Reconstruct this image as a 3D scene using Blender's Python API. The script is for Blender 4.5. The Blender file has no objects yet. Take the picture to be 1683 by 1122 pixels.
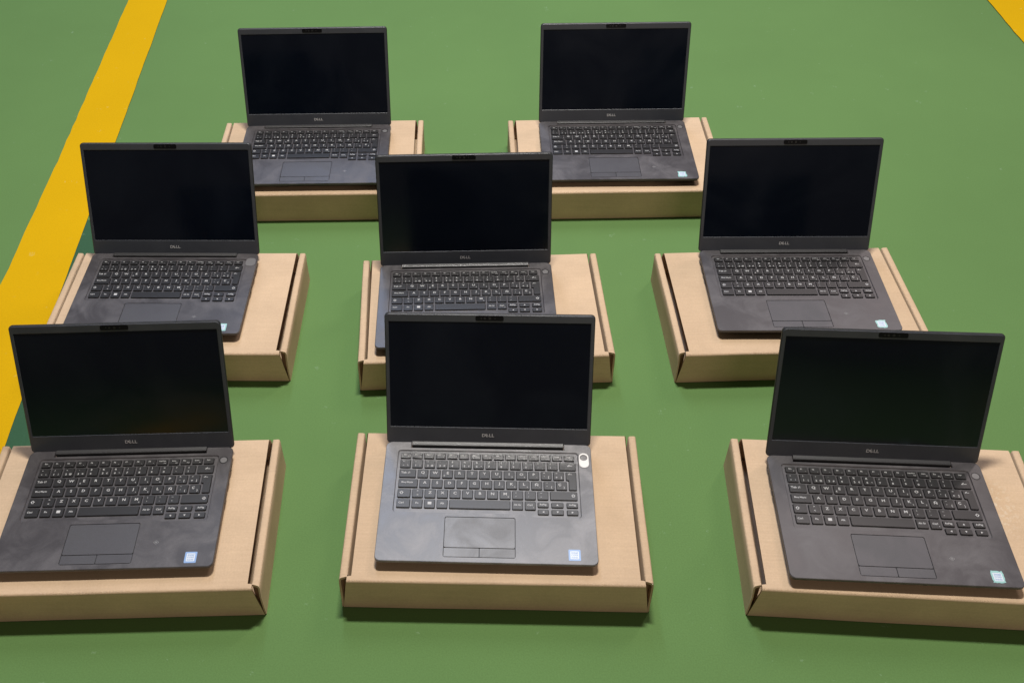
import bpy, bmesh, math, random
from mathutils import Vector, Matrix, noise

scene = bpy.context.scene
C = scene.collection
random.seed(7)

# ------------------------------------------------------------------ camera
cam_data = bpy.data.cameras.new('camera')
cam = bpy.data.objects.new('camera', cam_data)
C.objects.link(cam)
rt = Vector((0.99969924, -0.01681683, -0.01785003))
up = Vector((0.02452405, 0.68552167, 0.72763907))
fw = Vector((0.0, 0.72785798, -0.68572791))
cam.matrix_world = Matrix((
    (rt.x, up.x, -fw.x, 0.0),
    (rt.y, up.y, -fw.y, 0.0),
    (rt.z, up.z, -fw.z, 1.29457),
    (0, 0, 0, 1)))
cam_data.sensor_width = 36.0
cam_data.sensor_fit = 'HORIZONTAL'
cam_data.lens = 1680.56 * 36.0 / 1683.0
cam_data.shift_x = (841.5 - 752.4) / 1683.0
cam_data.shift_y = (502.14 - 561.0) / 1683.0
cam_data.clip_start = 0.02
cam_data.clip_end = 100.0
scene.camera = cam

# ------------------------------------------------------------------ world and lamps (indoor, ceiling lamps and an added fill)
world = bpy.data.worlds.new('World')
scene.world = world
world.use_nodes = True
bg = world.node_tree.nodes['Background']
bg.inputs['Color'].default_value = (1.0, 0.90, 0.82, 1)
bg.inputs['Strength'].default_value = 0.062


def area(name, loc, target, sx, sy, power, col):
    d = bpy.data.lights.new(name, 'AREA')
    d.shape = 'RECTANGLE'
    d.size, d.size_y = sx, sy
    d.energy = power
    d.color = col
    o = bpy.data.objects.new(name, d)
    C.objects.link(o)
    o.location = loc
    o.rotation_euler = (Vector(target) - Vector(loc)).to_track_quat('-Z', 'Y').to_euler()
    return o


area('ceiling_lamp', (0.15, 2.0, 3.6), (0.1, 1.1, 0), 0.55, 0.2, 138, (1.0, 0.955, 0.90))
area('ceiling_lamp_far_left', (-0.45, 4.3, 3.6), (-0.45, 3.4, 0), 0.35, 2.4, 78, (0.56, 0.70, 1.0))
area('ceiling_lamp_far_right', (2.3, 3.8, 3.6), (1.2, 2.6, 0), 0.35, 1.6, 44, (1.0, 0.84, 0.82))
area('fill_light_behind', (0.9, -3.4, 2.4), (0.2, 1.2, 0), 1.6, 0.9, 30, (1.0, 0.80, 0.66))  # added fill behind the camera, brightens the box fronts

vs = scene.view_settings
vs.view_transform = 'Standard'
vs.look = 'None'
vs.exposure = 0.0
vs.gamma = 1.0
vs.use_curve_mapping = False
scene.render.engine = 'CYCLES'


# ------------------------------------------------------------------ materials
def new_mat(name, col, rough=0.6, metal=0.0, spec=0.5):
    m = bpy.data.materials.new(name)
    m.use_nodes = True
    b = m.node_tree.nodes['Principled BSDF']
    b.inputs['Base Color'].default_value = (*col, 1)
    b.inputs['Roughness'].default_value = rough
    b.inputs['Metallic'].default_value = metal
    b.inputs['Specular IOR Level'].default_value = spec
    return m, m.node_tree, b


def nd(nt, typ, **kw):
    n = nt.nodes.new(typ)
    for k, v in kw.items():
        if k.startswith('i_'):
            n.inputs[k[2:].replace('_', ' ')].default_value = v
        else:
            setattr(n, k, v)
    return n


def ramp(nt, fac, stops):
    r = nt.nodes.new('ShaderNodeValToRGB')
    while len(r.color_ramp.elements) < len(stops):
        r.color_ramp.elements.new(0.5)
    for e, (p, c) in zip(r.color_ramp.elements, stops):
        e.position = p
        e.color = (*c, 1) if len(c) == 3 else c
    nt.links.new(fac, r.inputs['Fac'])
    return r.outputs['Color']


def mixc(nt, fac, a, b, mode='MIX'):
    m = nt.nodes.new('ShaderNodeMix')
    m.data_type = 'RGBA'
    m.blend_type = mode
    for sock, v in ((m.inputs[0], fac), (m.inputs[6], a), (m.inputs[7], b)):
        if hasattr(v, 'is_linked') or isinstance(v, bpy.types.NodeSocket):
            nt.links.new(v, sock)
        elif isinstance(v, (int, float)):
            sock.default_value = v
        else:
            sock.default_value = (*v, 1)
    return m.outputs[2]


def bump(nt, b, height, strength, dist):
    n = nt.nodes.new('ShaderNodeBump')
    n.inputs['Strength'].default_value = strength
    n.inputs['Distance'].default_value = dist
    nt.links.new(height, n.inputs['Height'])
    nt.links.new(n.outputs['Normal'], b.inputs['Normal'])


def floor_mat(name, col, fleck, fleck_amount):
    m, nt, b = new_mat(name, col, 0.85, 0, 0.12)
    tc = nd(nt, 'ShaderNodeTexCoord')
    n1 = nd(nt, 'ShaderNodeTexNoise', i_Scale=2.2, i_Detail=4.0, i_Roughness=0.6)
    n2 = nd(nt, 'ShaderNodeTexNoise', i_Scale=420.0, i_Detail=2.0)
    n3 = nd(nt, 'ShaderNodeTexNoise', i_Scale=34.0, i_Detail=5.0, i_Roughness=0.75)
    for n in (n1, n2, n3):
        nt.links.new(tc.outputs['Object'], n.inputs['Vector'])
    lo = tuple(c * 0.955 for c in col)
    hi = tuple(c * 1.04 for c in col)
    base = ramp(nt, n1.outputs['Fac'], [(0.3, lo), (0.7, hi)])
    grain = ramp(nt, n2.outputs['Fac'], [(0.35, (0.95, 0.95, 0.95)), (0.65, (1.04, 1.04, 1.04))])
    c1 = mixc(nt, 1.0, base, grain, 'MULTIPLY')
    mask = ramp(nt, n3.outputs['Fac'], [(fleck_amount, (0, 0, 0)), (fleck_amount + 0.03, (0.35, 0.35, 0.35))])
    c2 = mixc(nt, mask, c1, fleck)
    nt.links.new(c2, b.inputs['Base Color'])
    bump(nt, b, n2.outputs['Fac'], 0.08, 0.001)
    return m


M_floor = floor_mat('green_floor_paint', (0.116, 0.216, 0.070), (0.24, 0.36, 0.22), 0.655)
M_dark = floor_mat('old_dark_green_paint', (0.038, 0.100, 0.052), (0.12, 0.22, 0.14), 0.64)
M_yellow = floor_mat('yellow_line_paint', (0.60, 0.352, 0.001), (0.62, 0.48, 0.16), 0.655)


def cardboard(name, col, flecks=None):
    m, nt, b = new_mat(name, col, 0.82, 0, 0.2)
    tc = nd(nt, 'ShaderNodeTexCoord')
    oi = nd(nt, 'ShaderNodeObjectInfo')
    n1 = nd(nt, 'ShaderNodeTexNoise', i_Scale=11.0, i_Detail=6.0, i_Roughness=0.65)
    n2 = nd(nt, 'ShaderNodeTexNoise', i_Scale=330.0, i_Detail=3.0, i_Roughness=0.7)
    mp = nd(nt, 'ShaderNodeMapping')
    mp.inputs['Scale'].default_value = (14, 420, 420)
    n3 = nd(nt, 'ShaderNodeTexNoise', i_Scale=1.0, i_Detail=2.0)
    wv = nd(nt, 'ShaderNodeTexWave', i_Scale=70.0, i_Distortion=0.6)
    wv.bands_direction = 'X'
    nt.links.new(tc.outputs['Object'], n1.inputs['Vector'])
    nt.links.new(tc.outputs['Object'], n2.inputs['Vector'])
    nt.links.new(tc.outputs['Object'], mp.inputs['Vector'])
    nt.links.new(mp.outputs['Vector'], n3.inputs['Vector'])
    nt.links.new(tc.outputs['Object'], wv.inputs['Vector'])
    base = ramp(nt, n1.outputs['Fac'], [(0.25, tuple(c * 0.86 for c in col)), (0.75, tuple(c * 1.06 for c in col))])
    g = ramp(nt, n2.outputs['Fac'], [(0.3, (0.95, 0.945, 0.94)), (0.7, (1.05, 1.05, 1.05))])
    c1 = mixc(nt, 1.0, base, g, 'MULTIPLY')
    g2 = ramp(nt, n3.outputs['Fac'], [(0.3, (0.97, 0.97, 0.97)), (0.7, (1.03, 1.03, 1.03))])
    c1 = mixc(nt, 1.0, c1, g2, 'MULTIPLY')
    g3 = ramp(nt, oi.outputs['Random'], [(0.0, (0.94, 0.93, 0.91)), (1.0, (1.04, 1.045, 1.05))])
    c1 = mixc(nt, 1.0, c1, g3, 'MULTIPLY')
    if flecks:
        n4 = nd(nt, 'ShaderNodeTexNoise', i_Scale=170.0, i_Detail=3.0, i_Roughness=0.7)
        nt.links.new(tc.outputs['Object'], n4.inputs['Vector'])
        vm = nd(nt, 'ShaderNodeVectorMath', operation='DISTANCE')
        nt.links.new(tc.outputs['Object'], vm.inputs[0])
        vm.inputs[1].default_value = flecks
        fall = ramp(nt, vm.outputs['Value'], [(0.0, (1, 1, 1)), (0.07, (0, 0, 0))])
        f = ramp(nt, n4.outputs['Fac'], [(0.52, (0, 0, 0)), (0.62, (0.75, 0.75, 0.75))])
        k = mixc(nt, 1.0, fall, f, 'MULTIPLY')
        c1 = mixc(nt, k, c1, (0.75, 0.68, 0.55))
    nt.links.new(c1, b.inputs['Base Color'])
    bump(nt, b, wv.outputs['Fac'], 0.06, 0.0006)
    return m


CB = (0.590, 0.430, 0.282)
M_card = cardboard('cardboard', CB)
M_card_flecked = cardboard('flecked_cardboard', CB, (0.12, 0.02, 0.067))  # pale flecks around one spot of the lid
M_core_shade, _, _ = new_mat('cardboard_core_shade', (0.22, 0.14, 0.08), 0.9, 0, 0.1)  # board edges and end caps; slot and gap shade put into the colour


def metal_paint(name, col, rough, smudge, smudge_col, spec=0.5):
    m, nt, b = new_mat(name, col, rough, 0.0, spec)
    tc = nd(nt, 'ShaderNodeTexCoord')
    oi = nd(nt, 'ShaderNodeObjectInfo')
    ad = nd(nt, 'ShaderNodeVectorMath', operation='ADD')
    nt.links.new(tc.outputs['Object'], ad.inputs[0])
    sc = nd(nt, 'ShaderNodeMath', operation='MULTIPLY')
    sc.inputs[1].default_value = 13.0
    nt.links.new(oi.outputs['Random'], sc.inputs[0])
    nt.links.new(sc.outputs[0], ad.inputs[1])
    n1 = nd(nt, 'ShaderNodeTexNoise', i_Scale=17.0, i_Detail=5.0, i_Roughness=0.62, i_Distortion=0.8)
    n2 = nd(nt, 'ShaderNodeTexNoise', i_Scale=900.0, i_Detail=1.0)
    nt.links.new(ad.outputs[0], n1.inputs['Vector'])
    nt.links.new(ad.outputs[0], n2.inputs['Vector'])
    k = ramp(nt, n1.outputs['Fac'], [(0.42, (0, 0, 0)), (0.72, (smudge, smudge, smudge))])
    c1 = mixc(nt, k, col, smudge_col)
    g = ramp(nt, n2.outputs['Fac'], [(0.3, (0.9, 0.9, 0.9)), (0.7, (1.1, 1.1, 1.1))])
    c1 = mixc(nt, 1.0, c1, g, 'MULTIPLY')
    nt.links.new(c1, b.inputs['Base Color'])
    r = ramp(nt, n1.outputs['Fac'], [(0.3, (rough - .06,) * 3), (0.7, (rough + .10,) * 3)])
    nt.links.new(r, b.inputs['Roughness'])
    bump(nt, b, n2.outputs['Fac'], 0.05, 0.0002)
    return m


M_deck = metal_paint('dark_grey_deck', (0.054, 0.050, 0.054), 0.40, 0.8, (0.118, 0.110, 0.114))
M_deck_worn_sheen = metal_paint('worn_sheen_deck', (0.098, 0.098, 0.106), 0.42, 1.0, (0.25, 0.245, 0.255), 0.6)  # wear and smudges, with brighter sheen painted into base and blotch colours
M_pad = metal_paint('touchpad_grey', (0.066, 0.064, 0.071), 0.42, 0.45, (0.050, 0.050, 0.053))
M_pad_worn_sheen = metal_paint('worn_sheen_touchpad', (0.130, 0.130, 0.136), 0.42, 0.6, (0.075, 0.074, 0.076), 0.6)  # lighter touchpad to match that deck, sheen painted in along with wear
M_base, _, _ = new_mat('charcoal_underside', (0.016, 0.016, 0.017), 0.55)
M_shell = metal_paint('lid_shell', (0.020, 0.021, 0.023), 0.5, 0.3, (0.03, 0.03, 0.032))
M_bezel = metal_paint('bezel_black', (0.052, 0.057, 0.070), 0.42, 0.5, (0.066, 0.072, 0.086))
M_screen, nts, bs = new_mat('dark_screen_panel', (0.005, 0.008, 0.017), 0.22, 0, 0.5)
_n = nd(nts, 'ShaderNodeTexNoise', i_Scale=6.0, i_Detail=4.0, i_Distortion=1.2)
_n2 = nd(nts, 'ShaderNodeTexNoise', i_Scale=420.0, i_Detail=2.0)
_t = nd(nts, 'ShaderNodeTexCoord')
_oi = nd(nts, 'ShaderNodeObjectInfo')
_ad = nd(nts, 'ShaderNodeVectorMath', operation='ADD')
_mu = nd(nts, 'ShaderNodeMath', operation='MULTIPLY')
_mu.inputs[1].default_value = 9.0
nts.links.new(_oi.outputs['Random'], _mu.inputs[0])
nts.links.new(_t.outputs['Object'], _ad.inputs[0])
nts.links.new(_mu.outputs[0], _ad.inputs[1])
for _x in (_n, _n2):
    nts.links.new(_ad.outputs[0], _x.inputs['Vector'])
_film = ramp(nts, _n.outputs['Fac'], [(0.40, (0.0028, 0.0048, 0.0110)), (0.75, (0.0064, 0.0092, 0.0170))])
_dust = ramp(nts, _n2.outputs['Fac'], [(0.70, (0, 0, 0)), (0.78, (0.4, 0.4, 0.4))])
nts.links.new(mixc(nts, _dust, _film, (0.035, 0.036, 0.038)), bs.inputs['Base Color'])
nts.links.new(ramp(nts, _n.outputs['Fac'], [(0.3, (0.09,) * 3), (0.7, (0.17,) * 3)]), bs.inputs['Roughness'])
M_gloss, _, _ = new_mat('gloss_black', (0.004, 0.004, 0.005), 0.18)
M_hinge, _, _ = new_mat('hinge_metal', (0.030, 0.030, 0.032), 0.45, 0.0, 0.5)
M_key, ntk, bk = new_mat('key_plastic', (0.016, 0.0155, 0.0165), 0.42, 0, 0.5)
M_legend, _, _ = new_mat('key_legend', (0.52, 0.52, 0.52), 0.6)
M_logo, _, _ = new_mat('logo_silver', (0.62, 0.62, 0.63), 0.4)
M_port, _, _ = new_mat('port_black', (0.006, 0.006, 0.006), 0.6)
M_ring, _, _ = new_mat('button_ring', (0.014, 0.014, 0.015), 0.35)
M_mark, _, _ = new_mat('contactless_mark', (0.22, 0.22, 0.22), 0.5)
M_white, _, _ = new_mat('white_label', (0.78, 0.78, 0.77), 0.5)
M_tape, _, _ = new_mat('grey_label', (0.155, 0.153, 0.158), 0.4)
M_blue, _, _ = new_mat('badge_blue', (0.24, 0.38, 0.64), 0.35)
M_teal, _, _ = new_mat('badge_teal', (0.30, 0.54, 0.52), 0.35)
M_pale, _, _ = new_mat('badge_pale', (0.66, 0.71, 0.76), 0.35)
M_badge_text, _, _ = new_mat('badge_print', (0.20, 0.33, 0.55), 0.4)
M_rubber, _, _ = new_mat('rubber', (0.015, 0.015, 0.015), 0.8)


# ------------------------------------------------------------------ helpers
def link(name, me, parent=None, loc=(0, 0, 0), rot=(0, 0, 0)):
    o = bpy.data.objects.new(name, me)
    C.objects.link(o)
    o.location = loc
    o.rotation_euler = rot
    if parent:
        o.parent = parent
    return o


def mesh_of(name, verts, faces, mats, midx=None, smooth=False):
    me = bpy.data.meshes.new(name)
    me.from_pydata([tuple(v) for v in verts], [], faces)
    for m in (mats if isinstance(mats, (list, tuple)) else [mats]):
        me.materials.append(m)
    if midx:
        me.polygons.foreach_set('material_index', midx)
    if smooth:
        me.polygons.foreach_set('use_smooth', [True] * len(me.polygons))
    me.update()
    return me


def recalc(me):
    bm = bmesh.new()
    bm.from_mesh(me)
    bmesh.ops.recalc_face_normals(bm, faces=bm.faces)
    bm.to_mesh(me)
    bm.free()
    me.update()
    return me


def rrect(x0, y0, x1, y1, r, n=4):
    """rounded rectangle outline, CCW; r single or (bl, br, tr, tl)"""
    if not isinstance(r, (list, tuple)):
        r = (r,) * 4
    pts = []
    for (cx, cy, a0, rr) in ((x0 + r[0], y0 + r[0], math.pi, r[0]), (x1 - r[1], y0 + r[1], 1.5 * math.pi, r[1]),
                             (x1 - r[2], y1 - r[2], 0, r[2]), (x0 + r[3], y1 - r[3], 0.5 * math.pi, r[3])):
        for k in range(n + 1):
            a = a0 + k / n * math.pi / 2
            pts.append((cx + rr * math.cos(a), cy + rr * math.sin(a)))
    return pts


def loft(loops, cap0=True, cap1=True):
    """loops of equal count -> verts, faces (loops as 3D points)"""
    v, f = [], []
    n = len(loops[0])
    for l in loops:
        v += l
    for i in range(len(loops) - 1):
        for k in range(n):
            a, b = i * n + k, i * n + (k + 1) % n
            f.append((a, b, b + n, a + n))
    if cap0:
        f.append(tuple(reversed(range(n))))
    if cap1:
        f.append(tuple(range((len(loops) - 1) * n, len(loops) * n)))
    return v, f


def plate(name, outline, z0, z1, mat, bev=0.0, inner=None):
    """flat plate from a 2D outline, top edge chamfered by bev (towards centroid when inner missing)"""
    if bev:
        cx = sum(p[0] for p in outline) / len(outline)
        cy = sum(p[1] for p in outline) / len(outline)
        w = max(p[0] for p in outline) - min(p[0] for p in outline)
        h = max(p[1] for p in outline) - min(p[1] for p in outline)
        top = [(cx + (x - cx) * (1 - 2 * bev / w), cy + (y - cy) * (1 - 2 * bev / h), z1) for x, y in outline]
        v, f = loft([[(x, y, z0) for x, y in outline], [(x, y, z1 - bev) for x, y in outline], top])
    else:
        v, f = loft([[(x, y, z0) for x, y in outline], [(x, y, z1) for x, y in outline]])
    return mesh_of(name, v, f, mat)


# ------------------------------------------------------------------ lettering -> flat triangles
_txt = {}


def request(strings):
    objs = {}
    for s in strings:
        if s in _txt or s in objs:
            continue
        cu = bpy.data.curves.new('lettering', 'FONT')
        cu.body = s
        cu.size = 1.0
        cu.align_x = 'CENTER'
        cu.align_y = 'CENTER'
        cu.resolution_u = 2
        cu.offset = 0.018
        o = bpy.data.objects.new('lettering', cu)
        C.objects.link(o)
        objs[s] = o
    dg = bpy.context.evaluated_depsgraph_get()
    dg.update()
    for s, o in objs.items():
        me = o.evaluated_get(dg).to_mesh()
        vs_ = [(v.co.x, v.co.y) for v in me.vertices]
        fs_ = [tuple(p.vertices) for p in me.polygons]
        if vs_:
            xs = [p[0] for p in vs_]
            ys = [p[1] for p in vs_]
            cx, cy = (min(xs) + max(xs)) / 2, (min(ys) + max(ys)) / 2
            vs_ = [(x - cx, y - cy) for x, y in vs_]
        _txt[s] = (vs_, fs_)
        o.evaluated_get(dg).to_mesh_clear()
    for o in objs.values():
        cu = o.data
        bpy.data.objects.remove(o)
        bpy.data.curves.remove(cu)


def put_text(V, F, s, x, y, z, size, stretch=1.0, rot=0.0):
    vs_, fs_ = _txt[s]
    b = len(V)
    c, sn = math.cos(rot), math.sin(rot)
    for (a, d) in vs_:
        a *= stretch
        V.append((x + size * (c * a - sn * d), y + size * (sn * a + c * d), z))
    for f in fs_:
        F.append(tuple(i + b for i in f))


# ------------------------------------------------------------------ the setting
fl = mesh_of('floor', [(-6, -4, 0), (6, -4, 0), (6, 8, 0), (-6, 8, 0)], [(0, 1, 2, 3)], M_floor)
o = link('floor', fl)
o['kind'] = 'structure'


def _l(y): return -0.870 - 0.012 * max(0, y - 1.9)
def _r(y): return -0.742 - 0.0195 * (y - 1.084)


_nz = noise.noise


def line_strip(name, xl, xr, y0, y1, z, mat, jl, jr, n=220):
    v, f = [], []
    for i in range(n + 1):
        y = y0 + (y1 - y0) * i / n
        a = _nz(Vector((y * 22, 3.1, 0.4))) * jl + random.uniform(-1, 1) * jl * 0.5
        b = _nz(Vector((y * 14, 8.7, 0.9))) * jr + random.uniform(-1, 1) * jr * 0.4
        v += [(xl(y) + a, y, z), (xr(y) + b, y, z)]
        if i:
            k = 2 * i
            f.append((k - 2, k - 1, k + 1, k))
    ob = link(name, mesh_of(name, v, f, mat))
    ob['kind'] = 'structure'
    return ob


line_strip('yellow_floor_line', _l, _r, -1.0, 5.0, 0.0026, M_yellow, 0.0014, 0.0010)
line_strip('yellow_floor_line', lambda y: 1.421, lambda y: 1.54, -1.0, 5.0, 0.0026, M_yellow, 0.0012, 0.0010)
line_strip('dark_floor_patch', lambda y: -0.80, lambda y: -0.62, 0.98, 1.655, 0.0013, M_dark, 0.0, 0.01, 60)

# ------------------------------------------------------------------ cardboard boxes
BW, BD, BH = 0.4298, 0.2646, 0.067


def box_lid_mesh(seed, mat):
    """one bent sheet: back flap, top panel, rounded front fold, tapering front flap"""
    T = 0.0028
    hx_top = BW / 2 - 0.0174
    prof = []   # (y, z, halfwidth)
    yb, yf = BD / 2 - 0.002, -BD / 2
    prof += [(yb, 0.003, hx_top + 0.010), (yb, 0.035, hx_top + 0.006), (yb, BH - 0.004, hx_top + 0.002), (yb - 0.0012, BH - 0.0012, hx_top),
             (yb - 0.004, BH, hx_top)]
    for k in range(1, 12):
        prof.append((yb - 0.004 + (yf + 0.016 - yb + 0.004) * k / 11.0, BH, hx_top))
    prof.append((yf + 0.0095, BH, hx_top))
    prof.append((yf + 0.0085, BH, hx_top + 0.0060))
    R = 0.0040
    for k in range(0, 7):
        a = k / 6 * math.pi / 2
        prof.append((yf + R - R * math.sin(a), BH - R + R * math.cos(a), hx_top + 0.0060 + 0.0008 * k / 6))
    for k in range(1, 6):
        t = k / 5
        prof.append((yf, (BH - R) * (1 - t) + 0.001, hx_top + 0.0068 + 0.0085 * t))
    nx = 26
    rows = len(prof)
    outer, inner = [], []
    for i, (y, z, h) in enumerate(prof):
        y0, z0, _ = prof[max(0, i - 1)]
        y1, z1, _ = prof[min(rows - 1, i + 1)]
        t = Vector((y1 - y0, z1 - z0)).normalized()
        nrm = Vector((-t.y, t.x))          # outward for this direction of travel
        if i <= 2:
            nrm = Vector((1, 0))
        if i >= rows - 5:
            nrm = Vector((-1, 0))
        if 3 <= i < rows - 5 and nrm.dot(Vector((1 if i < 6 else -1, 1))) < 0:
            nrm = -nrm
        for j in range(nx + 1):
            u = j / nx * 2 - 1
            x = u * h
            w = _nz(Vector((x * 7 + seed * 5.3, y * 7, z * 7 + seed))) * 0.0005
            fold = -0.0005 * math.exp(-((y - yf) / 0.012) ** 2) * (0.6 + _nz(Vector((x * 13 + seed * 9, 2, seed))))
            w2 = min(0.0, w)
            wy = w if z < BH - 0.01 else 0
            outer.append((x, y + nrm.x * wy, max(0.0008, z + (w2 + fold) * max(0.0, min(1.0, (z - BH + R + 0.004) / (R + 0.004))))))
            ox, oy, oz = outer[-1]
            inner.append((ox, oy - nrm.x * T, max(0.0004, oz - nrm.y * T)))
    v = outer + inner
    N = len(outer)
    f, mi = [], []
    W = nx + 1
    for i in range(rows - 1):
        for j in range(nx):
            a = i * W + j
            f.append((a, a + 1, a + W + 1, a + W)); mi.append(0)
            f.append((N + a, N + a + W, N + a + W + 1, N + a + 1)); mi.append(0)
        for j in (0, nx):
            a = i * W + j
            f.append((a, a + W, N + a + W, N + a)); mi.append(1)
    for i in (0, rows - 1):
        for j in range(nx):
            a = i * W + j
            f.append((a, a + 1, N + a + 1, N + a)); mi.append(1)
    me = mesh_of('box_lid', v, f, [mat, M_core_shade], mi, False)
    recalc(me)
    me.polygons.foreach_set('use_smooth', [True] * len(me.polygons))
    me.set_sharp_from_angle(angle=math.radians(40))
    return me


def box_side_mesh(sgn, seed, mat):
    """rolled double side wall: rounded top, hollow at the front end where only the outer and top boards run on"""
    tw = 0.0118
    y0, y1 = -BD / 2 + 0.012, BD / 2 - 0.003
    ny = 22

    def place(d, y, z):
        k = z / BH
        lean = _nz(Vector((y * 6, seed * 4.1, sgn * 2.2))) * 0.0012
        return (sgn * (BW / 2 - d + lean * k - 0.0006 * math.sin(k * math.pi) * (1 + _nz(Vector((y * 9, seed, 1))))), y, z)

    top = BH - 0.0013
    sec = [(0.0, 0.0), (0.0, 0.02), (0.0, 0.045), (0.0002, top - 0.003), (0.0011, top - 0.0010), (0.0028, top),
           (tw - 0.003, top - 0.0002), (tw - 0.001, top - 0.0009), (tw, top - 0.003), (tw, 0.0)]
    v, f = loft([[place(d, y0 + (y1 - y0) * i / ny, z) for d, z in sec] for i in range(ny + 1)])
    mi = [0] * len(f)
    mi[-2] = 1  # front end cap, darkened to paint the shade inside the hollow
    # outer and top boards reaching the front edge
    T = 0.0026
    shell = [(0.0, 0.0), (0.0, 0.02), (0.0, 0.045), (0.0002, top - 0.003), (0.0011, top - 0.0010), (0.0028, top), (tw - 0.003, top - 0.0002),
             (tw - 0.0008, top - 0.0006), (tw - 0.0008, top - T), (0.0034, top - T), (T, top - 0.0045), (T, 0.045), (T, 0.02), (T, 0.0)]

    def end(d, z):
        return -BD / 2 + 0.0012 + 0.36 * d + 0.004 * max(0.0, (z - top + 0.012) / 0.012) ** 2
    b = len(v)
    v2, f2 = loft([[place(d, end(d, z), z) for d, z in shell], [place(d, y0 + 0.0002, z) for d, z in shell]])
    v += v2
    f += [tuple(i + b for i in q) for q in f2]
    mi += [0] * len(f2)
    me = recalc(mesh_of('side_wall', v, f, [mat, M_core_shade], mi))
    me.polygons.foreach_set('use_smooth', [True] * len(me.polygons))
    me.set_sharp_from_angle(angle=math.radians(45))
    return me


def box_tray_mesh():
    hx = BW / 2 - 0.0125
    ol = rrect(-hx, -BD / 2 + 0.005, hx, BD / 2 - 0.007, 0.002, 2)
    v, f = loft([[(x, y, 0.001) for x, y in ol], [(x, y, BH - 0.048) for x, y in ol]])
    return mesh_of('inner_tray', v, f, [M_card])


TRAY = box_tray_mesh()


def make_box(loc, yaw, label, seed, mat):
    r = bpy.data.objects.new('cardboard_box', None)
    C.objects.link(r)
    r.empty_display_size = 0.05
    r.location = loc
    r.rotation_euler = (0, 0, yaw)
    r['label'] = label
    r['category'] = 'box'
    r['group'] = 'cardboard boxes under the laptops'
    link('box_lid', box_lid_mesh(seed, mat), r)
    for s in (-1, 1):
        link('side_wall', box_side_mesh(s, seed, M_card), r)
    link('inner_tray', TRAY, r)
    return r


# ------------------------------------------------------------------ laptop meshes
LW, LD, LT = 0.307, 0.2077, 0.017
X = lambda f: (f - 0.5) * LW
Y = lambda f: (f - 0.5) * LD
NXL, NXR, NY = X(0.123), X(0.870), Y(0.949)
FX0, FX1 = X(0.355), X(0.565)


def deck_outline(d, fd=None, notch=0.0):
    """base outline inset by d (front inset fd) with hinge notch at the back and finger notch at the front"""
    fd = d if fd is None else fd
    x0, x1, y0, y1 = -LW / 2 + d, LW / 2 - d, -LD / 2 + fd, LD / 2 - d
    p = []

    def arc(cx, cy, r, a0, n=6):
        for k in range(n + 1):
            a = a0 + k / n * math.pi / 2
            p.append((cx + r * math.cos(a), cy + r * math.sin(a)))
    arc(x0 + .008, y0 + .008, .008, math.pi)
    for x, k in ((FX0, 0), (FX0 + .004, 1), (FX1 - .004, 1), (FX1, 0)):
        p.append((x, y0 + notch * k))
    arc(x1 - .008, y0 + .008, .008, 1.5 * math.pi)
    arc(x1 - .009, y1 - .009, .009, 0)
    p += [(NXR + d, y1), (NXR + d, NY - d), (NXL - d, NY - d), (NXL - d, y1)]
    arc(x0 + .009, y1 - .009, .009, 0.5 * math.pi)
    return p


TRAY_D = 0.0017
TX0, TX1, TY1 = X(0.061), X(0.937), Y(0.926)
TYA, TYB = Y(0.388), Y(0.364)


def tray_outline(d):
    """keyboard well outline, inset by d; lower step at the right for the arrow keys"""
    pts = []
    r = 0.004
    x0, x1, y1, ya, yb = TX0 + d, TX1 - d, TY1 - d, TYA + d, TYB + d
    for k in range(4):
        a = math.pi + k / 3 * math.pi / 2
        pts.append((x0 + r + r * math.cos(a), ya + r + r * math.sin(a)))
    sx0, sx1 = X(0.655), X(0.735)
    for k in range(9):
        t = k / 8
        pts.append((sx0 + (sx1 - sx0) * t, ya + (yb - ya) * (3 * t * t - 2 * t ** 3)))
    for cx, cy, a0 in ((x1 - r, yb + r, 1.5 * math.pi), (x1 - r, y1 - r, 0), (x0 + r, y1 - r, .5 * math.pi)):
        for k in range(4):
            a = a0 + k / 3 * math.pi / 2
            pts.append((cx + r * math.cos(a), cy + r * math.sin(a)))
    return pts


PX0, PX1, PY0, PY1 = X(0.306), X(0.632), Y(0.038), Y(0.364)
PY1 = Y(0.357)
PAD_HOLE = rrect(PX0, PY0, PX1, PY1, 0.0028, 3)


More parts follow.
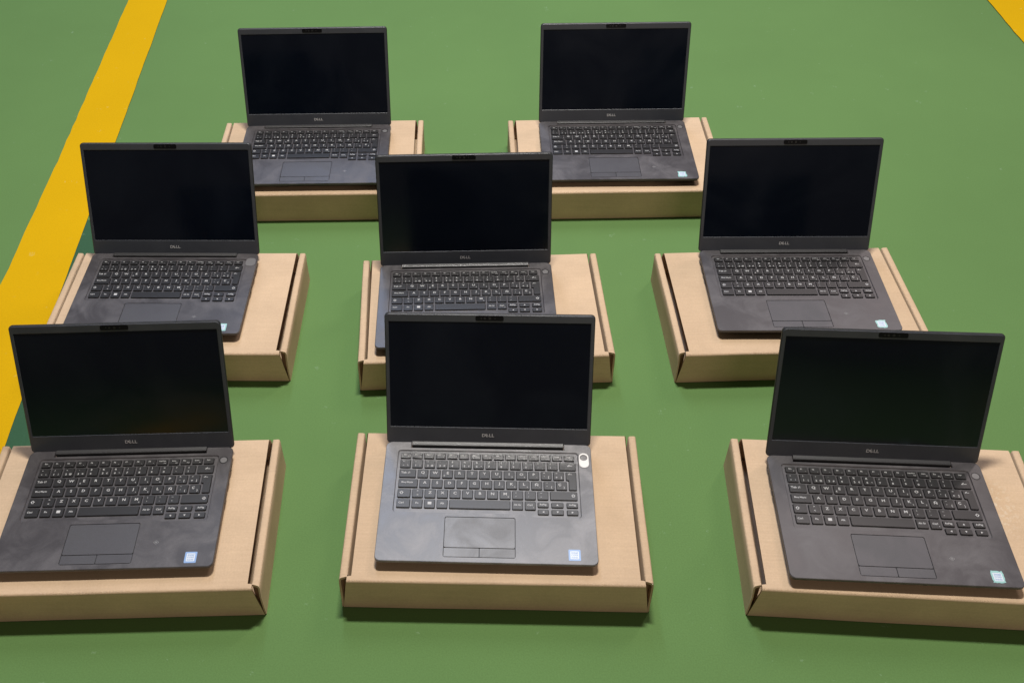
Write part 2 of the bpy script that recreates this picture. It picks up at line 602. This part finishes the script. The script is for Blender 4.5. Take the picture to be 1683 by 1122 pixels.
def deck_mesh(mat):
    """palm rest: top sheet with two openings and the chamfered rim"""
    bm = bmesh.new()
    rim = [deck_outline(0.0007), deck_outline(0.0), deck_outline(0.0)]
    zs = [LT, LT - 0.0007, LT - 0.0042]
    loops = []
    for ol, z in zip(rim, zs):
        loops.append([bm.verts.new((x, y, z)) for x, y in ol])
    edges = []

    def ring(vs_):
        return [bm.edges.new((vs_[i], vs_[(i + 1) % len(vs_)])) for i in range(len(vs_))]
    edges += ring(loops[0])
    t = [bm.verts.new((x, y, LT)) for x, y in tray_outline(0)]
    edges += ring(t)
    h = [bm.verts.new((x, y, LT)) for x, y in PAD_HOLE]
    edges += ring(h)
    bmesh.ops.triangle_fill(bm, use_beauty=True, use_dissolve=False, edges=edges, normal=(0, 0, 1))
    for a, b in zip(loops[:-1], loops[1:]):
        n = len(a)
        for k in range(n):
            bm.faces.new((a[k], b[k], b[(k + 1) % n], a[(k + 1) % n]))
    # walls of the touchpad opening
    h2 = [bm.verts.new((v.co.x, v.co.y, LT - 0.0014)) for v in h]
    n = len(h)
    for k in range(n):
        bm.faces.new((h[k], h[(k + 1) % n], h2[(k + 1) % n], h2[k]))
    bmesh.ops.recalc_face_normals(bm, faces=bm.faces)
    up_ = sum(f.normal.z * f.calc_area() for f in bm.faces)
    if up_ < 0:
        bmesh.ops.reverse_faces(bm, faces=bm.faces)
    me = bpy.data.meshes.new('palm_rest')
    bm.to_mesh(me)
    bm.free()
    me.materials.append(mat)
    return me


def base_mesh():
    loops = []
    for d, fd, nt_, z in ((0.0002, 0.0002, 0.0, LT - 0.0042), (0.0004, 0.0006, 0.0014, LT - 0.0050), (0.0012, 0.0022, 0.0022, LT - 0.0075),
                          (0.0055, 0.0085, 0.001, LT - 0.0132), (0.009, 0.013, 0.0, 0.0016)):
        loops.append([(x, y, z) for x, y in deck_outline(d, fd, nt_)])
    # closing plate under the openings
    v, f = loft(loops, cap0=False, cap1=True)
    me = recalc(mesh_of('base_shell', v, f, [M_base]))
    return me


def well_mesh(mat):
    a = [(x, y, LT) for x, y in tray_outline(0)]
    b = [(x, y, LT - TRAY_D) for x, y in tray_outline(0.0011)]
    v, f = loft([a, b], cap0=False, cap1=True)
    me = mesh_of('keyboard', v, f, [mat])
    recalc(me)
    me.flip_normals() if sum(p.normal.z for p in me.polygons) < 0 else None
    return me


def pad_floor_mesh():
    v = [(x, y, LT - 0.0013) for x, y in rrect(PX0 - .0005, PY0 - .0005, PX1 + .0005, PY1 + .0005, 0.003, 3)]
    return mesh_of('touchpad', v, [tuple(range(len(v)))], [M_port])


g = 0.0008
PMID, PLINE = (PX0 + PX1) / 2, Y(0.112)


def pad_plate(name, x0, y0, x1, y1, r, mat):
    return plate(name, rrect(x0, y0, x1, y1, r, 3), LT - 0.0012, LT - 0.0001, mat, 0.0002)


KZ0 = LT - TRAY_D
KH = 0.0021


def key_mesh(name, poly, legends):
    """chamfered key cap with its printed legend; local origin at the cap centre"""
    xs = [p[0] for p in poly]
    ys = [p[1] for p in poly]
    cx, cy = (min(xs) + max(xs)) / 2, (min(ys) + max(ys)) / 2
    n = len(poly)

    def off(d):
        out = []
        for i in range(n):
            p0, p1, p2 = Vector(poly[i - 1]), Vector(poly[i]), Vector(poly[(i + 1) % n])
            e1, e2 = (p1 - p0).normalized(), (p2 - p1).normalized()
            n1, n2 = Vector((-e1.y, e1.x)), Vector((-e2.y, e2.x))
            m = (n1 + n2)
            m = m / max(0.3, m.dot(n1))
            q = p1 + m * d
            out.append((q.x - cx, q.y - cy))
        return out
    v, f = loft([[(x, y, 0) for x, y in off(0)], [(x, y, KH - 0.0004) for x, y in off(0.0005)], [(x, y, KH) for x, y in off(0.0009)]], cap0=False)
    mi = [0] * len(f)
    V, F = list(v), list(f)
    for (s, x, y, size, st) in legends:
        b = len(F)
        put_text(V, F, s, x - cx, y - cy, KH + 0.00006, size * 0.92, st)
        mi += [1] * (len(F) - b)
    return mesh_of(name, V, F, [M_key, M_legend], mi), cx, cy


def chamf(x0, y0, x1, y1, c=0.0011):
    return [(x0 + c, y0), (x1 - c, y0), (x1, y0 + c), (x1, y1 - c), (x1 - c, y1), (x0 + c, y1), (x0, y1 - c), (x0, y0 + c)]


mm = 0.001
KX0 = X(0.076)
GAP = 2.1 * mm
rows_y = [(Y(0.848), Y(0.902))]
_top = Y(0.840)
PITCH = (Y(0.840) - Y(0.413)) / 5.0
for i in range(5):
    rows_y.append((_top - PITCH * (i + 1) + 2.0 * mm, _top - PITCH * i))
KEYS = []      # (poly, [(text, relx mm from left, rely mm from bottom, size mm, stretch)])


def K(row, xa, xb, *leg):
    y0, y1 = row if isinstance(row, tuple) else rows_y[row]
    poly = chamf(KX0 + xa * mm, y0, KX0 + xb * mm, y1)
    KEYS.append((poly, [(s, KX0 + (xa + dx) * mm, y0 + dy * mm, sz * mm, st) for (s, dx, dy, sz, st) in leg]))


P = 18.1
# function row
fn = ['Esc', 'F1', 'F2', 'F3', 'F4', 'F5', 'F6', 'F7', 'F8', 'F9', 'ImprPant', 'Inicio', 'Fin', 'Insert', 'Supr']
for i, s in enumerate(fn):
    xa = i * 260.0 / 15
    leg = [(s, 7.2, 7.0, 3.7 if len(s) < 4 else 3.0, 1.0)]
    if 0 < i < 13:
        leg[0] = (s, 5.6 if len(s) < 4 else 7.4, 7.0, leg[0][3], 1.0)
        leg.append((('F%d' % i) if i >= 10 else '•', 11.6, 3.2, 2.6, 1.0))
    if i in (0, 13):
        leg.append(('▪', 11.8, 3.4, 3.0, 1.0))
    K(0, xa, xa + 15.4, *leg)
# number row
num = [('ª', 'º', '\\'), ('!', '1', '|'), ('"', '2', '@'), ('·', '3', '#'), ('$', '4', ''), ('%', '5', '€'), ('&', '6', '¬'), ('/', '7', ''),
       ('(', '8', ''), (')', '9', ''), ('=', '0', ''), ('?', "'", ''), ('¿', '¡', '')]
for i, (a, b_, c_) in enumerate(num):
    leg = [(a, 5.2, 11.6, 4.6, 1.1), (b_, 5.2, 4.6, 5.0, 1.1)]
    if c_:
        leg.append((c_, 11.6, 4.6, 4.2, 1.0))
    K(1, i * P, i * P + P - 2.1, *leg)
K(1, 13 * P, 260, ('←', 15.5, 8.2, 8.0, 1.3))
# Q row
K(2, 0, 24.8, ('Tab', 6.8, 9.0, 5.2, 1.15), ('⇄', 14.4, 9.0, 4.4, 1.0))
for i, s in enumerate('QWERTYUIOP'):
    leg = [(s, 8.0, 9.2, 6.6, 1.15)]
    if s == 'E':
        leg = [(s, 8.6, 9.2, 6.6, 1.15), ('€', 3.6, 4.6, 3.8, 1.0)]
    if s in 'UIOP':
        leg.append(({'U': '4', 'I': '5', 'O': '6', 'P': '*'}[s], 12.4, 4.2, 3.2, 1.0))
    K(2, 26.9 + i * P, 26.9 + i * P + P - 2.1, *leg)
K(2, 26.9 + 10 * P, 26.9 + 11 * P - 2.1, ('^', 5, 12.6, 5, 1.2), ('`', 5, 6.4, 6, 1.2), ('[', 11.6, 4.6, 5, 1))
K(2, 26.9 + 11 * P, 26.9 + 12 * P - 2.1, ('*', 5, 11.8, 6, 1.2), ('+', 5, 5.0, 5.4, 1.2), (']', 11.6, 4.6, 5, 1))
# A row
K(3, 0, 28.5, ('Bloq Mayús', 13.0, 9.0, 4.0, 1.0))
for i, s in enumerate('ASDFGHJKLÑ'):
    leg = [(s, 8.0, 9.2, 6.6, 1.15)]
    if s in 'JKLÑ':
        leg.append(({'J': '1', 'K': '2', 'L': '3', 'Ñ': '-'}[s], 12.4, 4.2, 3.2, 1.0))
    K(3, 30.7 + i * P, 30.7 + i * P + P - 2.1, *leg)
K(3, 30.7 + 10 * P, 30.7 + 11 * P - 2.1, ('¨', 5, 12.4, 6, 1.2), ('´', 5, 6.6, 6, 1.2), ('{', 11.6, 4.6, 5, 1))
K(3, 30.7 + 11 * P, 30.7 + 12 * P - 2.1, ('Ç', 5.4, 9.4, 6.0, 1.15), ('}', 11.6, 4.6, 5, 1))
# Enter: tall stepped key
ex0, ex1, exr = KX0 + 244.3 * mm, KX0 + 248.1 * mm, KX0 + 260 * mm
y3a, y3b = rows_y[2]
y4a, y4b = rows_y[3]
c = 0.0011
KEYS.append(([(ex1 + c, y4a), (exr - c, y4a), (exr, y4a + c), (exr, y3b - c), (exr - c, y3b), (ex0 + c, y3b), (ex0, y3b - c), (ex0, y3a + c),
              (ex0 + c, y3a), (ex1, y3a - c * 0.6), (ex1, y4a + c)],
             [('←', KX0 + 250.6 * mm, y3b - 5.0 * mm, 6.5 * mm, 1.3)]))
# shift row
K(4, 0, 19.2, ('⇧', 6.0, 8.6, 7.0, 1.1))
K(4, 21.4, 37.4, ('>', 8, 12.0, 4.6, 1.1), ('<', 8, 5.0, 4.6, 1.1))
for i, s in enumerate('ZXCVBNM'):
    leg = [(s, 8.0, 9.2, 6.6, 1.15)]
    if s == 'M':
        leg.append(('0', 12.4, 4.2, 3.2, 1.0))
    K(4, 21.3 + (i + 1) * P, 21.3 + (i + 2) * P - 2.1, *leg)
for i, (a, b_) in enumerate(((';', ','), (':', '.'), ('_', '-'))):
    K(4, 21.3 + (i + 8) * P, 21.3 + (i + 9) * P - 2.1, (a, 5.5, 11.8, 5.0, 1.2), (b_, 5.5, 5.2, 5.4, 1.2))
K(4, 220.4, 260, ('⇧', 33.5, 8.4, 7.0, 1.1))
# bottom row
K(5, 0, 19.6, ('Ctrl', 6.6, 8.6, 4.6, 1.1))
K(5, 21.7, 37.6, ('Fn', 7.8, 8.6, 4.6, 1.1))
K(5, 39.8, 55.6, ('■', 7.9, 8.6, 6.4, 1.2))
K(5, 57.8, 73.6, ('Alt', 7.9, 8.6, 4.6, 1.1))
K(5, 75.8, 163.6)
K(5, 165.8, 181.8, ('Alt Gr', 8.0, 8.6, 4.2, 1.0))
K(5, 184.0, 199.8, ('Ctrl', 7.4, 8.6, 4.6, 1.1), ('▪', 12.4, 4.2, 3.2, 1.0))
ha = (Y(0.4455), Y(0.492))
hb = (Y(0.386), Y(0.4325))
for (a, b_, s, t) in ((202.3, 218.2, 'RePág', '◀'), (221.8, 239.4, '▲', '▼'), (243.6, 260, 'AvPág', '▶')):
    K(ha, a, b_, (s, (b_ - a) / 2, 4.8, 4.2 if len(s) > 1 else 3.6, 1.0))
    K(hb, a, b_, (t, (b_ - a) / 2, 4.8, 3.6, 1.0))

need = ['D', 'E', 'L', 'intel', 'CORE', 'inside']
for _, legs in KEYS:
    need += [l[0] for l in legs]
request(need)
KEYM = [key_mesh('key', poly, legs) for poly, legs in KEYS]

# ---- lid
LH = 0.2032
SX = LW / 2 - 0.0054
SZ0, SZ1 = 0.0235, LH - 0.0118


def lid_meshes():
    def ol(d): return rrect(-LW / 2 + d, -0.004 + d, LW / 2 - d, LH - d, (.0055, .0055, .0060, .0060), 6)
    loops = [[(x, y, z) for x, z in ol(d)] for d, y in ((0.0009, 0.0012), (0.0, 0.0020), (0.0, 0.0052), (0.0014, 0.0064))]
    v, f = loft(loops)
    shell = recalc(mesh_of('lid', v, f, [M_shell]))
    o0 = rrect(-LW / 2 + .0011, -0.003, LW / 2 - .0011, LH - .0011, (.0045, .0045, .0050, .0050), 6)
    o1 = rrect(-LW / 2 + .0016, -0.0025, LW / 2 - .0016, LH - .0016, (.004, .004, .0045, .0045), 6)
    i0 = rrect(-SX, SZ0, SX, SZ1, 0.0008, 6)
    i1 = rrect(-SX + .0008, SZ0 + .0008, SX - .0008, SZ1 - .0008, 0.0004, 6)
    lo = [[(x, y, z) for x, z in o] for o, y in ((o0, 0.0013), (o0, 0.0005), (o1, 0.0), (i0, 0.0), (i1, 0.0007))]
    v, f = loft(lo, False, False)
    bez = recalc(mesh_of('bezel', v, f, [M_bezel]))
    s = rrect(-SX, SZ0, SX, SZ1, 0.001, 2)
    v, f = loft([[(x, .0012, z) for x, z in s], [(x, .0006, z) for x, z in s]])
    scr = recalc(mesh_of('screen', v, f, [M_screen]))
    pill = rrect(-0.0205, LH - 0.0098, 0.0205, LH - 0.0022, 0.0024, 4)
    v, f = loft([[(x, .0001, z) for x, z in pill], [(x, -.0004, z) for x, z in pill]])
    camb = recalc(mesh_of('camera_bar', v, f, [M_gloss]))
    V, F = [], []
    for cx, r in ((-0.0068, 0.0017), (-0.0118, 0.0012), (0.0005, 0.0020), (0.0080, 0.0010)):
        b = len(V)
        for k in range(12):
            a = k / 12 * 2 * math.pi
            V.append((cx + r * math.cos(a), -0.0006, LH - 0.0060 + r * math.sin(a)))
        F.append(tuple(range(b, b + 12)))
    lens = mesh_of('camera_lens', V, F, [M_ring])
    # logo: four letters, the second one tilted
    V, F = [], []
    cap = 0.0072
    for s_, dx, rot in (('D', -0.0069, 0), ('E', -0.0022, 0.45), ('L', 0.0030, 0), ('L', 0.0070, 0)):
        put_text(V, F, s_, dx, 0, 0, cap, 1.08, rot)
    V = [(x, -0.00025, 0.0118 + y) for x, y, z in V]
    logo = recalc(mesh_of('logo', V, F, [M_logo]))
    return shell, bez, scr, camb, lens, logo


LIDM = lid_meshes()


def hinge_mesh():
    """long barrel with a groove that fills the notch behind the keys"""
    x0, x1 = NXL + 0.0010, NXR - 0.0010
    pr = [(NY - .0006, LT - .0075), (NY - .0006, LT - .0062), (NY + .0042, LT - .0062), (NY + .0044, LT - .0018), (NY + .0048, LT - .0009),
          (NY + .0056, LT - .0004), (NY + .0066, LT - .0001), (NY + .0080, LT + .0001), (NY + .0112, LT + .0006), (NY + .0130, LT - .0010), (NY + .0145, LT - .0075)]
    v, f = loft([[(x0, y, z) for y, z in pr], [(x1, y, z) for y, z in pr]])
    return recalc(mesh_of('hinge_bar', v, f, [M_hinge]))


HINGE = hinge_mesh()


def disc(name, r, z0, z1, mats, ring_w=None, n=28):
    if ring_w:
        cs = [(r, z0), (r, z1), (r - ring_w, z1), (r - ring_w * 1.25, z1 - 0.00025), (0.35 * r, z1 - 0.00025)]
    else:
        cs = [(r, z0), (r, z1)]
    lo = [[(q * math.cos(2 * math.pi * k / n), q * math.sin(2 * math.pi * k / n), z) for k in range(n)] for q, z in cs]
    v, f = loft(lo, False, True)
    mi = None
    if len(mats) > 1:
        mi = [0] * (3 * n) + [1] * (len(f) - 3 * n)
    return recalc(mesh_of(name, v, f, mats, mi))


POWER = disc('power_button', 0.0066, LT - 0.0002, LT + 0.00035, [M_ring, M_tape], 0.0012)
PBX, PBY = X(0.962), Y(0.880)


def capsule_ring():
    """white oval sticker with a round hole that leaves the power button free"""
    bm = bmesh.new()
    ol = rrect(X(0.940), Y(0.792), X(0.986), Y(0.920), 0.0069, 8)
    hole = [(PBX + 0.0056 * math.cos(k / 24 * 2 * math.pi), PBY + 0.0056 * math.sin(k / 24 * 2 * math.pi)) for k in range(24)]
    z = LT + 0.0009
    e = []
    for lp in (ol, hole):
        vs_ = [bm.verts.new((x, y, z)) for x, y in lp]
        e += [bm.edges.new((vs_[i], vs_[(i + 1) % len(vs_)])) for i in range(len(vs_))]
        w = [bm.verts.new((x, y, LT)) for x, y in lp]
        for i in range(len(vs_)):
            bm.faces.new((vs_[i], w[i], w[(i + 1) % len(vs_)], vs_[(i + 1) % len(vs_)]))
    bmesh.ops.triangle_fill(bm, use_beauty=True, edges=e, normal=(0, 0, 1))
    bmesh.ops.recalc_face_normals(bm, faces=bm.faces)
    me = bpy.data.meshes.new('oval_sticker')
    bm.to_mesh(me)
    bm.free()
    me.materials.append(M_white)
    return me


def badge_mesh(rim, ragged, seed):
    """small square processor badge: coloured rim, pale centre, printed lines"""
    rnd = random.Random(seed)
    x0, x1, y0, y1 = X(0.868), X(0.922), Y(0.030), Y(0.115)
    ol = rrect(x0, y0, x1, y1, 0.0012, 2)
    if ragged:
        pts = []
        for i in range(len(ol)):
            a, b = ol[i], ol[(i + 1) % len(ol)]
            nseg = 5 if math.dist(a, b) > 0.004 else 1
            for k in range(nseg):
                t = k / nseg
                pts.append((a[0] + (b[0] - a[0]) * t + rnd.uniform(-1, 1) * 0.0009, a[1] + (b[1] - a[1]) * t + rnd.uniform(-1, 1) * 0.0009))
        ol = pts
    z = LT + 0.00022
    V, F = loft([[(x, y, LT) for x, y in ol], [(x, y, z) for x, y in ol]], False, True)
    mi = [0] * len(F)
    b = len(V)
    inn = rrect(x0 + .0024, y0 + .0026, x1 - .0024, y1 - .0024, 0.001, 2)
    V += [(x, y, z + 0.00005) for x, y in inn]
    F.append(tuple(range(b, b + len(inn))))
    mi.append(1)
    cx, cy = (x0 + x1) / 2, (y0 + y1) / 2
    for s, dy, sz in (('intel', 0.0040, 0.0052), ('CORE', 0.0, 0.0036), ('inside', -0.0036, 0.0040)):
        n0 = len(F)
        put_text(V, F, s, cx, cy + dy, z + 0.0001, sz)
        mi += [2] * (len(F) - n0)
    return mesh_of('processor_badge', V, F, [rim, M_pale, M_badge_text], mi)


def diamond():
    V, F = [], []
    cx, cy, z = X(0.724), Y(0.196), LT + 0.00012
    for s, r0, r1 in ((1, 0.0040, 0.0032), (1, 0.0016, 0.0)):
        b = len(V)
        for r in (r0, max(r1, 0.0001)):
            V += [(cx + r, cy, z), (cx, cy + r * .8, z), (cx - r, cy, z), (cx, cy - r * .8, z)]
        for k in range(4):
            F.append((b + k, b + (k + 1) % 4, b + 4 + (k + 1) % 4, b + 4 + k))
    return recalc(mesh_of('contactless_mark', V, F, [M_mark]))


def box_mesh(name, x0, x1, y0, y1, z0, z1, mat):
    return plate(name, [(x0, y0), (x1, y0), (x1, y1), (x0, y1)], z0, z1, mat)


BASE = base_mesh()
DECKS = {False: deck_mesh(M_deck), True: deck_mesh(M_deck_worn_sheen)}
WELLS = {False: well_mesh(M_deck), True: well_mesh(M_deck_worn_sheen)}
PADF = pad_floor_mesh()
PADS = {}
for worn_sheen, mt in ((False, M_pad), (True, M_pad_worn_sheen)):
    PADS[worn_sheen] = (pad_plate('touch_surface', PX0 + g, PLINE + g / 2, PX1 - g, PY1 - g, 0.0022, mt),
                  pad_plate('touchpad_button', PX0 + g, PY0 + g, PMID - g / 2, PLINE - g / 2, 0.0012, mt),
                  pad_plate('touchpad_button', PMID + g / 2, PY0 + g, PX1 - g, PLINE - g / 2, 0.0012, mt))
MARK = diamond()
FOOT = plate('rubber_foot', rrect(-0.11, -0.005, 0.11, 0.005, 0.004, 3), 0.0, 0.0018, M_rubber)
_pz = LT - 0.0072
PORTS = [box_mesh('port', -LW / 2 - 0.0002, -LW / 2 + 0.004, Y(a), Y(b), _pz, _pz + 0.0028, M_port) for a, b in ((.66, .70), (.72, .765), (.79, .86), (.90, .945))]
PORTS += [box_mesh('port', LW / 2 - 0.004, LW / 2 + 0.0002, Y(a), Y(b), _pz, _pz + 0.0028, M_port) for a, b in ((.52, .60), (.68, .75), (.80, .87))]
OVAL = capsule_ring()
TAPE = plate('grey_oval_label', rrect(X(0.935), Y(0.83), X(0.992), Y(0.935), 0.007, 6), LT, LT + 0.0007, M_tape)


def make_laptop(loc, yaw, lid_angle, label, worn_sheen=False, badge=None, mark=True, sticker=None, seed=0):
    r = bpy.data.objects.new('laptop', None)
    C.objects.link(r)
    r.empty_display_size = 0.05
    r.location = loc
    r.rotation_euler = (0, 0, yaw)
    r['label'] = label
    r['category'] = 'laptop'
    r['group'] = 'open laptops on cardboard boxes'
    base = link('base_shell', BASE, r)
    for y in (-0.075, 0.080):
        link('rubber_foot', FOOT, base, (0, y, 0))
    for p in PORTS:
        link('port', p, base)
    link('palm_rest', DECKS[worn_sheen], r)
    kb = link('keyboard', WELLS[worn_sheen], r)
    for me, cx, cy in KEYM:
        link('key', me, kb, (cx, cy, KZ0))
    pad = link('touchpad', PADF, r)
    for me in PADS[worn_sheen]:
        link(me.name.split('.')[0], me, pad)
    link('hinge_bar', HINGE, r)
    link('power_button', POWER, r, (PBX, PBY, 0))
    if mark:
        link('contactless_mark', MARK, r)
    if badge:
        link('processor_badge', badge_mesh(*badge, seed), r)
    if sticker == 'oval':
        s_ = link('oval_sticker', OVAL, r)
        s_['label'] = 'white oval sticker around the power button'
    if sticker == 'tape':
        s_ = link('oval_sticker', TAPE, r)
        s_['label'] = 'grey oval label over the power button'
    shell, bez, scr, camb, lens, logo = LIDM
    lid = link('lid', shell, r, (0, LD / 2 + 0.0012, LT + 0.0002), (-lid_angle, 0, 0))
    link('bezel', bez, lid)
    link('screen', scr, lid)
    link('camera_bar', camb, lid)
    link('camera_lens', lens, lid)
    link('logo', logo, lid)
    return r


# ------------------------------------------------------------------ the eight boxes and laptops
ITEMS = [
    # laptop x, y, yaw, lid | box x, y, yaw | laptop label, box label | options
    ((0.0353, 0.8771, -0.0543, 0.4492), (0.0479, 0.8830, -0.0472),
     'open laptop with white oval sticker by the keyboard, smudged grey palm rest', 'cardboard box under the laptop with the white oval sticker',
     dict(worn_sheen=True, badge=(M_blue, False), mark=False, sticker='oval')),
    ((-0.4976, 0.8822, 0.0011, 0.3936), (-0.4938, 0.8837, 0.0009),
     'dark open laptop at the front left, cut by the picture edge, blue badge', 'front left cardboard box, cut off by the left edge of the picture',
     dict(badge=(M_blue, False))),
    ((0.5973, 0.8304, -0.0793, 0.3761), (0.6148, 0.8456, -0.0878),
     'open laptop at the front right with a ragged teal badge on its palm rest', 'front right cardboard box with pale flecks, cut off by the right picture edge',
     dict(badge=(M_teal, True))),
    ((-0.5198, 1.3395, -0.0409, 0.4033), (-0.4998, 1.3353, -0.0388),
     'middle row open laptop next to the yellow floor line, grey label over its power button', 'middle row cardboard box standing next to the yellow floor line',
     dict(badge=(M_teal, False), sticker='tape')),
    ((0.0149, 1.2903, -0.0111, 0.3200), (0.0439, 1.3040, 0.0109),
     'open laptop in the centre of the group, half hidden by the screen before it', 'cardboard box in the centre of the group, behind the front middle one',
     dict(badge=(M_teal, False))),
    ((0.5912, 1.3073, -0.0311, 0.3803), (0.5799, 1.3022, 0.0014),
     'open laptop on the right of the middle row, with pale teal badge', 'cardboard box on the right of the middle row, left side wall in view',
     dict(badge=(M_teal, True))),
    ((-0.2886, 1.7523, -0.0218, 0.3029), (-0.2816, 1.7678, -0.0179),
     'left of the two farthest open laptops, its badge corner hidden by another screen', 'left of the two farthest cardboard boxes, front face in dark shade',
     dict()),
    ((0.3330, 1.7411, -0.0254, 0.3040), (0.3312, 1.7514, -0.0139),
     'right of the two farthest open laptops, with a pale teal badge', 'right of the two farthest cardboard boxes',
     dict(badge=(M_teal, True))),
]
for i, (lp, bx, ll, bl, opt) in enumerate(ITEMS):
    make_box((bx[0], bx[1], 0.0), bx[2], bl, i + 1, M_card_flecked if i == 2 else M_card)
    make_laptop((lp[0], lp[1], BH), lp[2], lp[3], ll, seed=i, **opt)
